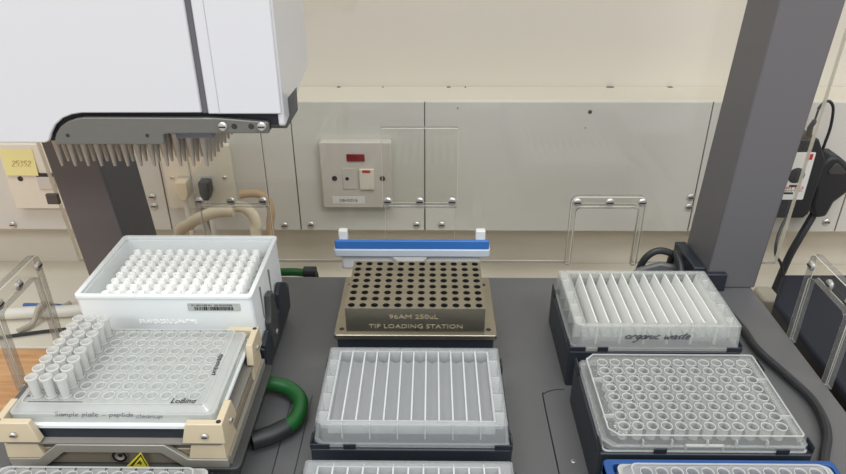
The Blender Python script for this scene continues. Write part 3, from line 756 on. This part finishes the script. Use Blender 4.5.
tag(MB().tube([(-286, 757, -9), (-278, 755, -35), (-270, 750, -70), (-262, 742, -130)], 1.9, 8).build('thin_cable', M['netg'], base=(-270, 750, -131)),
    'thin dark grey cable hanging between the two network leads', 'cable')

# ivory outlet with the yellow note
ou = thing('wall_outlet', (-480, 772, -15), 'ivory wall outlet at the far left half covered by a yellow note', 'outlet')
MB().prism(rr(-522, -437, -15, 71, 2), 764, 774.9, 'y').build('face_plate', M['ivory'], ou, bevel=1)
MB().box(-484, -463, 762, 764, 12, 29).build('rocker', M['pale'], ou, bevel=.5)
MB().box(-484, -463, 762.6, 764, 29, 33.5).build('rocker_slot', M['slot'], ou)
MB().lathe((-505, 764, 26), [(3.2, 0), (3.2, -.8)], 14, 'y', cap1=True).build('outlet_screw', M['slot'], ou)
nt_ = thing('sticky_note', (-499, 762, 31), 'yellow sticky note with faint pencilled digits on the ivory outlet', 'note')
n_ = MB(); n = 10; vs = []; fs = []
for k in range(n+1):
    z = 64-33*k/n; dy = -1.6*(k/n)**2*1.2
    for x in (-519.5, -480): vs += [(x, 763.4+dy, z), (x, 763.8+dy, z)]
for k in range(n):
    a = 4*k; fs += [(a, a+2, a+6, a+4), (a+1, a+3, a+7, a+5), (a, a+1, a+5, a+4), (a+2, a+3, a+7, a+6)]
fs += [(0, 1, 3, 2), (4*n, 4*n+1, 4*n+3, 4*n+2)]
n_.add(vs, fs).build('paper', M['note'], nt_)
pen(MB(), '25352', 5, (-510, 763.0, 42), width=24, r=.35).build('digits', M['pencil'], nt_) if False else None
pq = MB(); pen(pq, '25352', 4.2, (-510, 762.6, 43), width=24, r=.4); pq.build('digits', M['pencil'], nt_)

# fused switch
sw = thing('fused_switch', (-91, 772, -12), 'square wall switch plate with a dark red neon and a printed label', 'switch')
X0, X1, Z0, Z1 = -134.5, -48.5, -12, 74
fx = lambda a: X0+a*(X1-X0); fz = lambda a: Z1-a*(Z1-Z0)
MB().prism(rr(X0, X1, Z0, Z1, 2.5), 763, 774.9, 'y').build('face_plate', M['pale'], sw, bevel=1.2)
MB().box(fx(.375), fx(.625), 761.4, 763, fz(.275), fz(.17)).build('neon', M['red'], sw, bevel=.5)
MB().box(fx(.30), fx(.50), 762, 763, fz(.70), fz(.38)).build('fuse_holder', M['pale'], sw, bevel=.3)
r_ = MB().prism([(fx(.54), fz(.70)), (fx(.745), fz(.70)), (fx(.745), fz(.39)), (fx(.54), fz(.39))], 760, 763, 'y').build('rocker', M['ivory'], sw, bevel=.6)
MB().box(fx(.585), fx(.70), 759.7, 760.1, fz(.44), fz(.40)).build('rocker_mark', M['redp'], r_)
f_ = MB()
f_.lathe((fx(.365), 762, fz(.54)), [(2.4, 0), (2.4, -.4)], 12, 'y', cap1=True); f_.build('fuse_screw', M['slot'], sw)
for a in (.185, .865):
    MB().lathe((fx(a), 763, fz(.54)), [(3.4, 0), (3.2, -.6)], 14, 'y', cap1=True).build('plate_screw', M['slot'], sw)
l_ = MB().box(fx(.135), fx(.60), 762.6, 763, fz(.93), fz(.82)).build('label', M['label'], sw)
text(MB(), 'DB-02D16', 5.4, (fx(.235), 762.5, fz(.90)), width=22).build('lettering', M['black'], l_)

# right: labelled device, black mains plug, thin leads
dv = thing('power_adapter', (432, 752, -12), 'dark box with a white and red label half hidden behind the right post', 'adapter')
MB().prism([(400, -12), (446, -12), (450.5, -6), (452.5, 62), (446, 74), (438, 88), (406, 88), (400, 74)], 737, 774.8, 'y').build('case', M['rubber'], dv, bevel=1.5)
l_ = MB().prism(rr(404, 438.5, 13, 72.5, 1.5), 736.4, 737, 'y').build('label', M['label'], dv)
d_ = MB(); d_.lathe((423, 736.35, 44), [(9.5, 0), (9.5, -.6), (7.5, -1.2), (.01, -1.2)], 22, 'y'); d_.build('dial', M['rubber'], l_)
d_ = MB(); d_.box(407, 416, 736.2, 736.4, 62, 72); d_.box(410, 425, 736.2, 736.4, 20, 22.5); d_.box(418, 428, 736.2, 736.4, 29.5, 32)
text(d_, 'ANTEC', 2.6, (414, 736.3, 23.6), width=21); d_.build('label_print', M['black'], l_)
d_ = MB(); d_.box(428.5, 436, 736.2, 736.4, 63.5, 70.5); text(d_, 'erco', 7.5, (414.5, 736.3, 26.5), width=20.5); d_.build('label_print', M['redp'], l_)
for k in range(5): MB().box(451.8, 453.6, 739, 760, 30+6*k, 32.5+6*k).build('case_ridge', M['rubber'], dv)
MB().tube([(431.5, 748, 86), (430.5, 748, 98), (432.5, 747, 106), (433.5, 747, 120)], [3.2]*7+[2.8]*6+[1.2]*6, 9).build('strain_relief', M['black'], dv)
tag(MB().tube([(433, 747, 120), (437, 746, 128), (443, 746, 129), (449, 746, 121), (452, 746, 100), (451, 746, 80), (451, 748, 66)], 1.7, 8).build('thin_cable', M['rubber'], base=(445, 746, 64)),
    'thin black lead looping above the labelled dark box', 'cable')
pl = thing('mains_plug', (476, 752, -15), 'big black mains plug on the trunking right of the labelled box', 'plug')
bp_ = [(456, 2), (455, 22), (449, 40), (451, 49), (457, 59), (463, 64), (472, 64), (482, 57), (496, 42), (500, 30), (494, 18), (482, 5), (478, -14), (466, -16), (460, -8)]
MB().prism(bp_, 744, 774.8, 'y', ).build('plug_body', M['rubber'], pl, bevel=4, seg=3)
MB().prism([(463, 46), (468, 56), (472, 56), (484, 45), (481, 42), (465, 42)], 742.8, 744.3, 'y').build('grip', M['shk'], pl, bevel=1)
MB().tube([(470, 756, -10), (463, 752, -26), (455, 748, -45), (447, 745, -70), (440, 742, -110), (437, 740, -129)], 4.6, 10).build('lead', M['rubber'], pl)
tag(MB().tube([(418, 722, 0), (408, 712, -14), (402, 702, -28), (404, 700, -42), (412, 700, -52), (417, 700, -64), (421, 700, -80), (424, 700, -131)], 1.8, 8).build('thin_cable', M['rubber'], base=(412, 702, -132)),
    'thin black lead hanging to the bench right of the right post', 'cable')
cn = thing('hose_connector', (402, 680, -132), 'beige connector with a grey hose lying on the bench right of the right post', 'connector')
MB().tube([(330, 690, -100), (360, 690, -99), (392, 690, -98)], 6, 10).build('hose', M['netg'], cn)
MB().prism(rr(390, 412, 674, 706, 6), -128, -88).build('connector_body', M['netc'], cn, bevel=3)
MB().box(396, 414, 662, 674, -126, -108).build('connector_nose', M['netc'], cn, bevel=2)
bxn = MB().prism([(372, 622), (338, 566), (338, 180), (600, 180), (600, 622)], -133.6, -20)
tag(bxn.build('control_box', M['blackbox'], base=(460, 400, -133.6), bevel=4, seg=3), 'large dark navy box standing on the bench right of the deck', 'control box')

# left: hose and cables on the bench
tag(MB().tube([(-620, 688, -124), (-536, 690, -123), (-490, 694, -123), (-452, 698, -124), (-400, 712, -124), (-360, 730, -124)], 7.5, 12).build('water_hose', M['hosew'], base=(-480, 694, -133)),
    'white hose lying across the bench behind the left arch frame', 'hose')
tag(MB().tube([(-520, 718, -130), (-470, 716, -130), (-445, 706, -129), (-420, 694, -129), (-390, 660, -129), (-370, 640, -129)], 3.4, 9).build('network_cable', M['bluec'], base=(-430, 700, -133)),
    'blue cable on the bench left of the tip box', 'cable')
tag(MB().tube([(-496, 660, -128), (-486, 676, -127), (-480, 686, -112), (-476, 696, -112), (-470, 708, -127), (-462, 722, -128)], 3.4, 9).build('thin_cable', M['netc'], base=(-480, 690, -132)),
    'short pale lead crossing over the white hose on the bench', 'cable')
tag(MB().tube([(-520, 648, -130), (-500, 654, -130), (-470, 662, -130), (-440, 668, -130), (-400, 672, -130)], 2.2, 8).build('thin_cable', M['rubber'], base=(-470, 660, -132)),
    'thin dark lead on the bench in front of the white hose', 'cable')

# ================================================================== CAMERA, LIGHT
cam = bpy.data.cameras.new('camera'); co = bpy.data.objects.new('camera', cam); COL.objects.link(co)
cam.sensor_fit = 'HORIZONTAL'; cam.sensor_width = 36; cam.lens = 681.37/846*36; cam.clip_start = .01; cam.clip_end = 50
pitch, yaw, roll = R(28.25), R(-.84), R(-.22)
fw = Vector((math.sin(yaw)*math.cos(pitch), math.cos(yaw)*math.cos(pitch), -math.sin(pitch)))
rt = Vector((math.cos(yaw), -math.sin(yaw), 0)); up = rt.cross(fw)
r2 = rt*math.cos(roll)+up*math.sin(roll); u2 = -rt*math.sin(roll)+up*math.cos(roll)
mw = Matrix((r2, u2, -fw)).transposed().to_4x4(); mw.translation = Vector((0, 0, .357))
co.matrix_world = mw
bpy.context.scene.camera = co

def area(name, loc, size, power, rgb, rot=(0, 0, 0)):
    l = bpy.data.lights.new(name, 'AREA'); l.shape = 'RECTANGLE'; l.size, l.size_y = size; l.energy = power; l.color = lin(rgb)[:3]
    o = bpy.data.objects.new(name, l); COL.objects.link(o); o.location = loc; o.rotation_euler = rot
    return o
area('ceiling_lamp', (-.2, -.1, 1.7), (1.4, .6), 16, (250, 252, 255))
area('ceiling_lamp', (1.2, -.9, 1.7), (1.4, .6), 28, (250, 252, 255))
area('ceiling_lamp', (-1.1, -1.5, 1.5), (1.4, .6), 30, (250, 252, 255))
w = bpy.data.worlds.new('room_air'); bpy.context.scene.world = w; w.use_nodes = True
bg = w.node_tree.nodes['Background']; bg.inputs[0].default_value = lin((238, 241, 246)); bg.inputs[1].default_value = .62

sc = bpy.context.scene
sc.view_settings.view_transform = 'Standard'; sc.view_settings.look = 'None'
sc.view_settings.exposure = .16; sc.view_settings.gamma = 1; sc.view_settings.use_curve_mapping = False
sc.cycles.max_bounces = 14; sc.cycles.transparent_max_bounces = 48; sc.cycles.caustics_reflective = False; sc.cycles.caustics_refractive = False
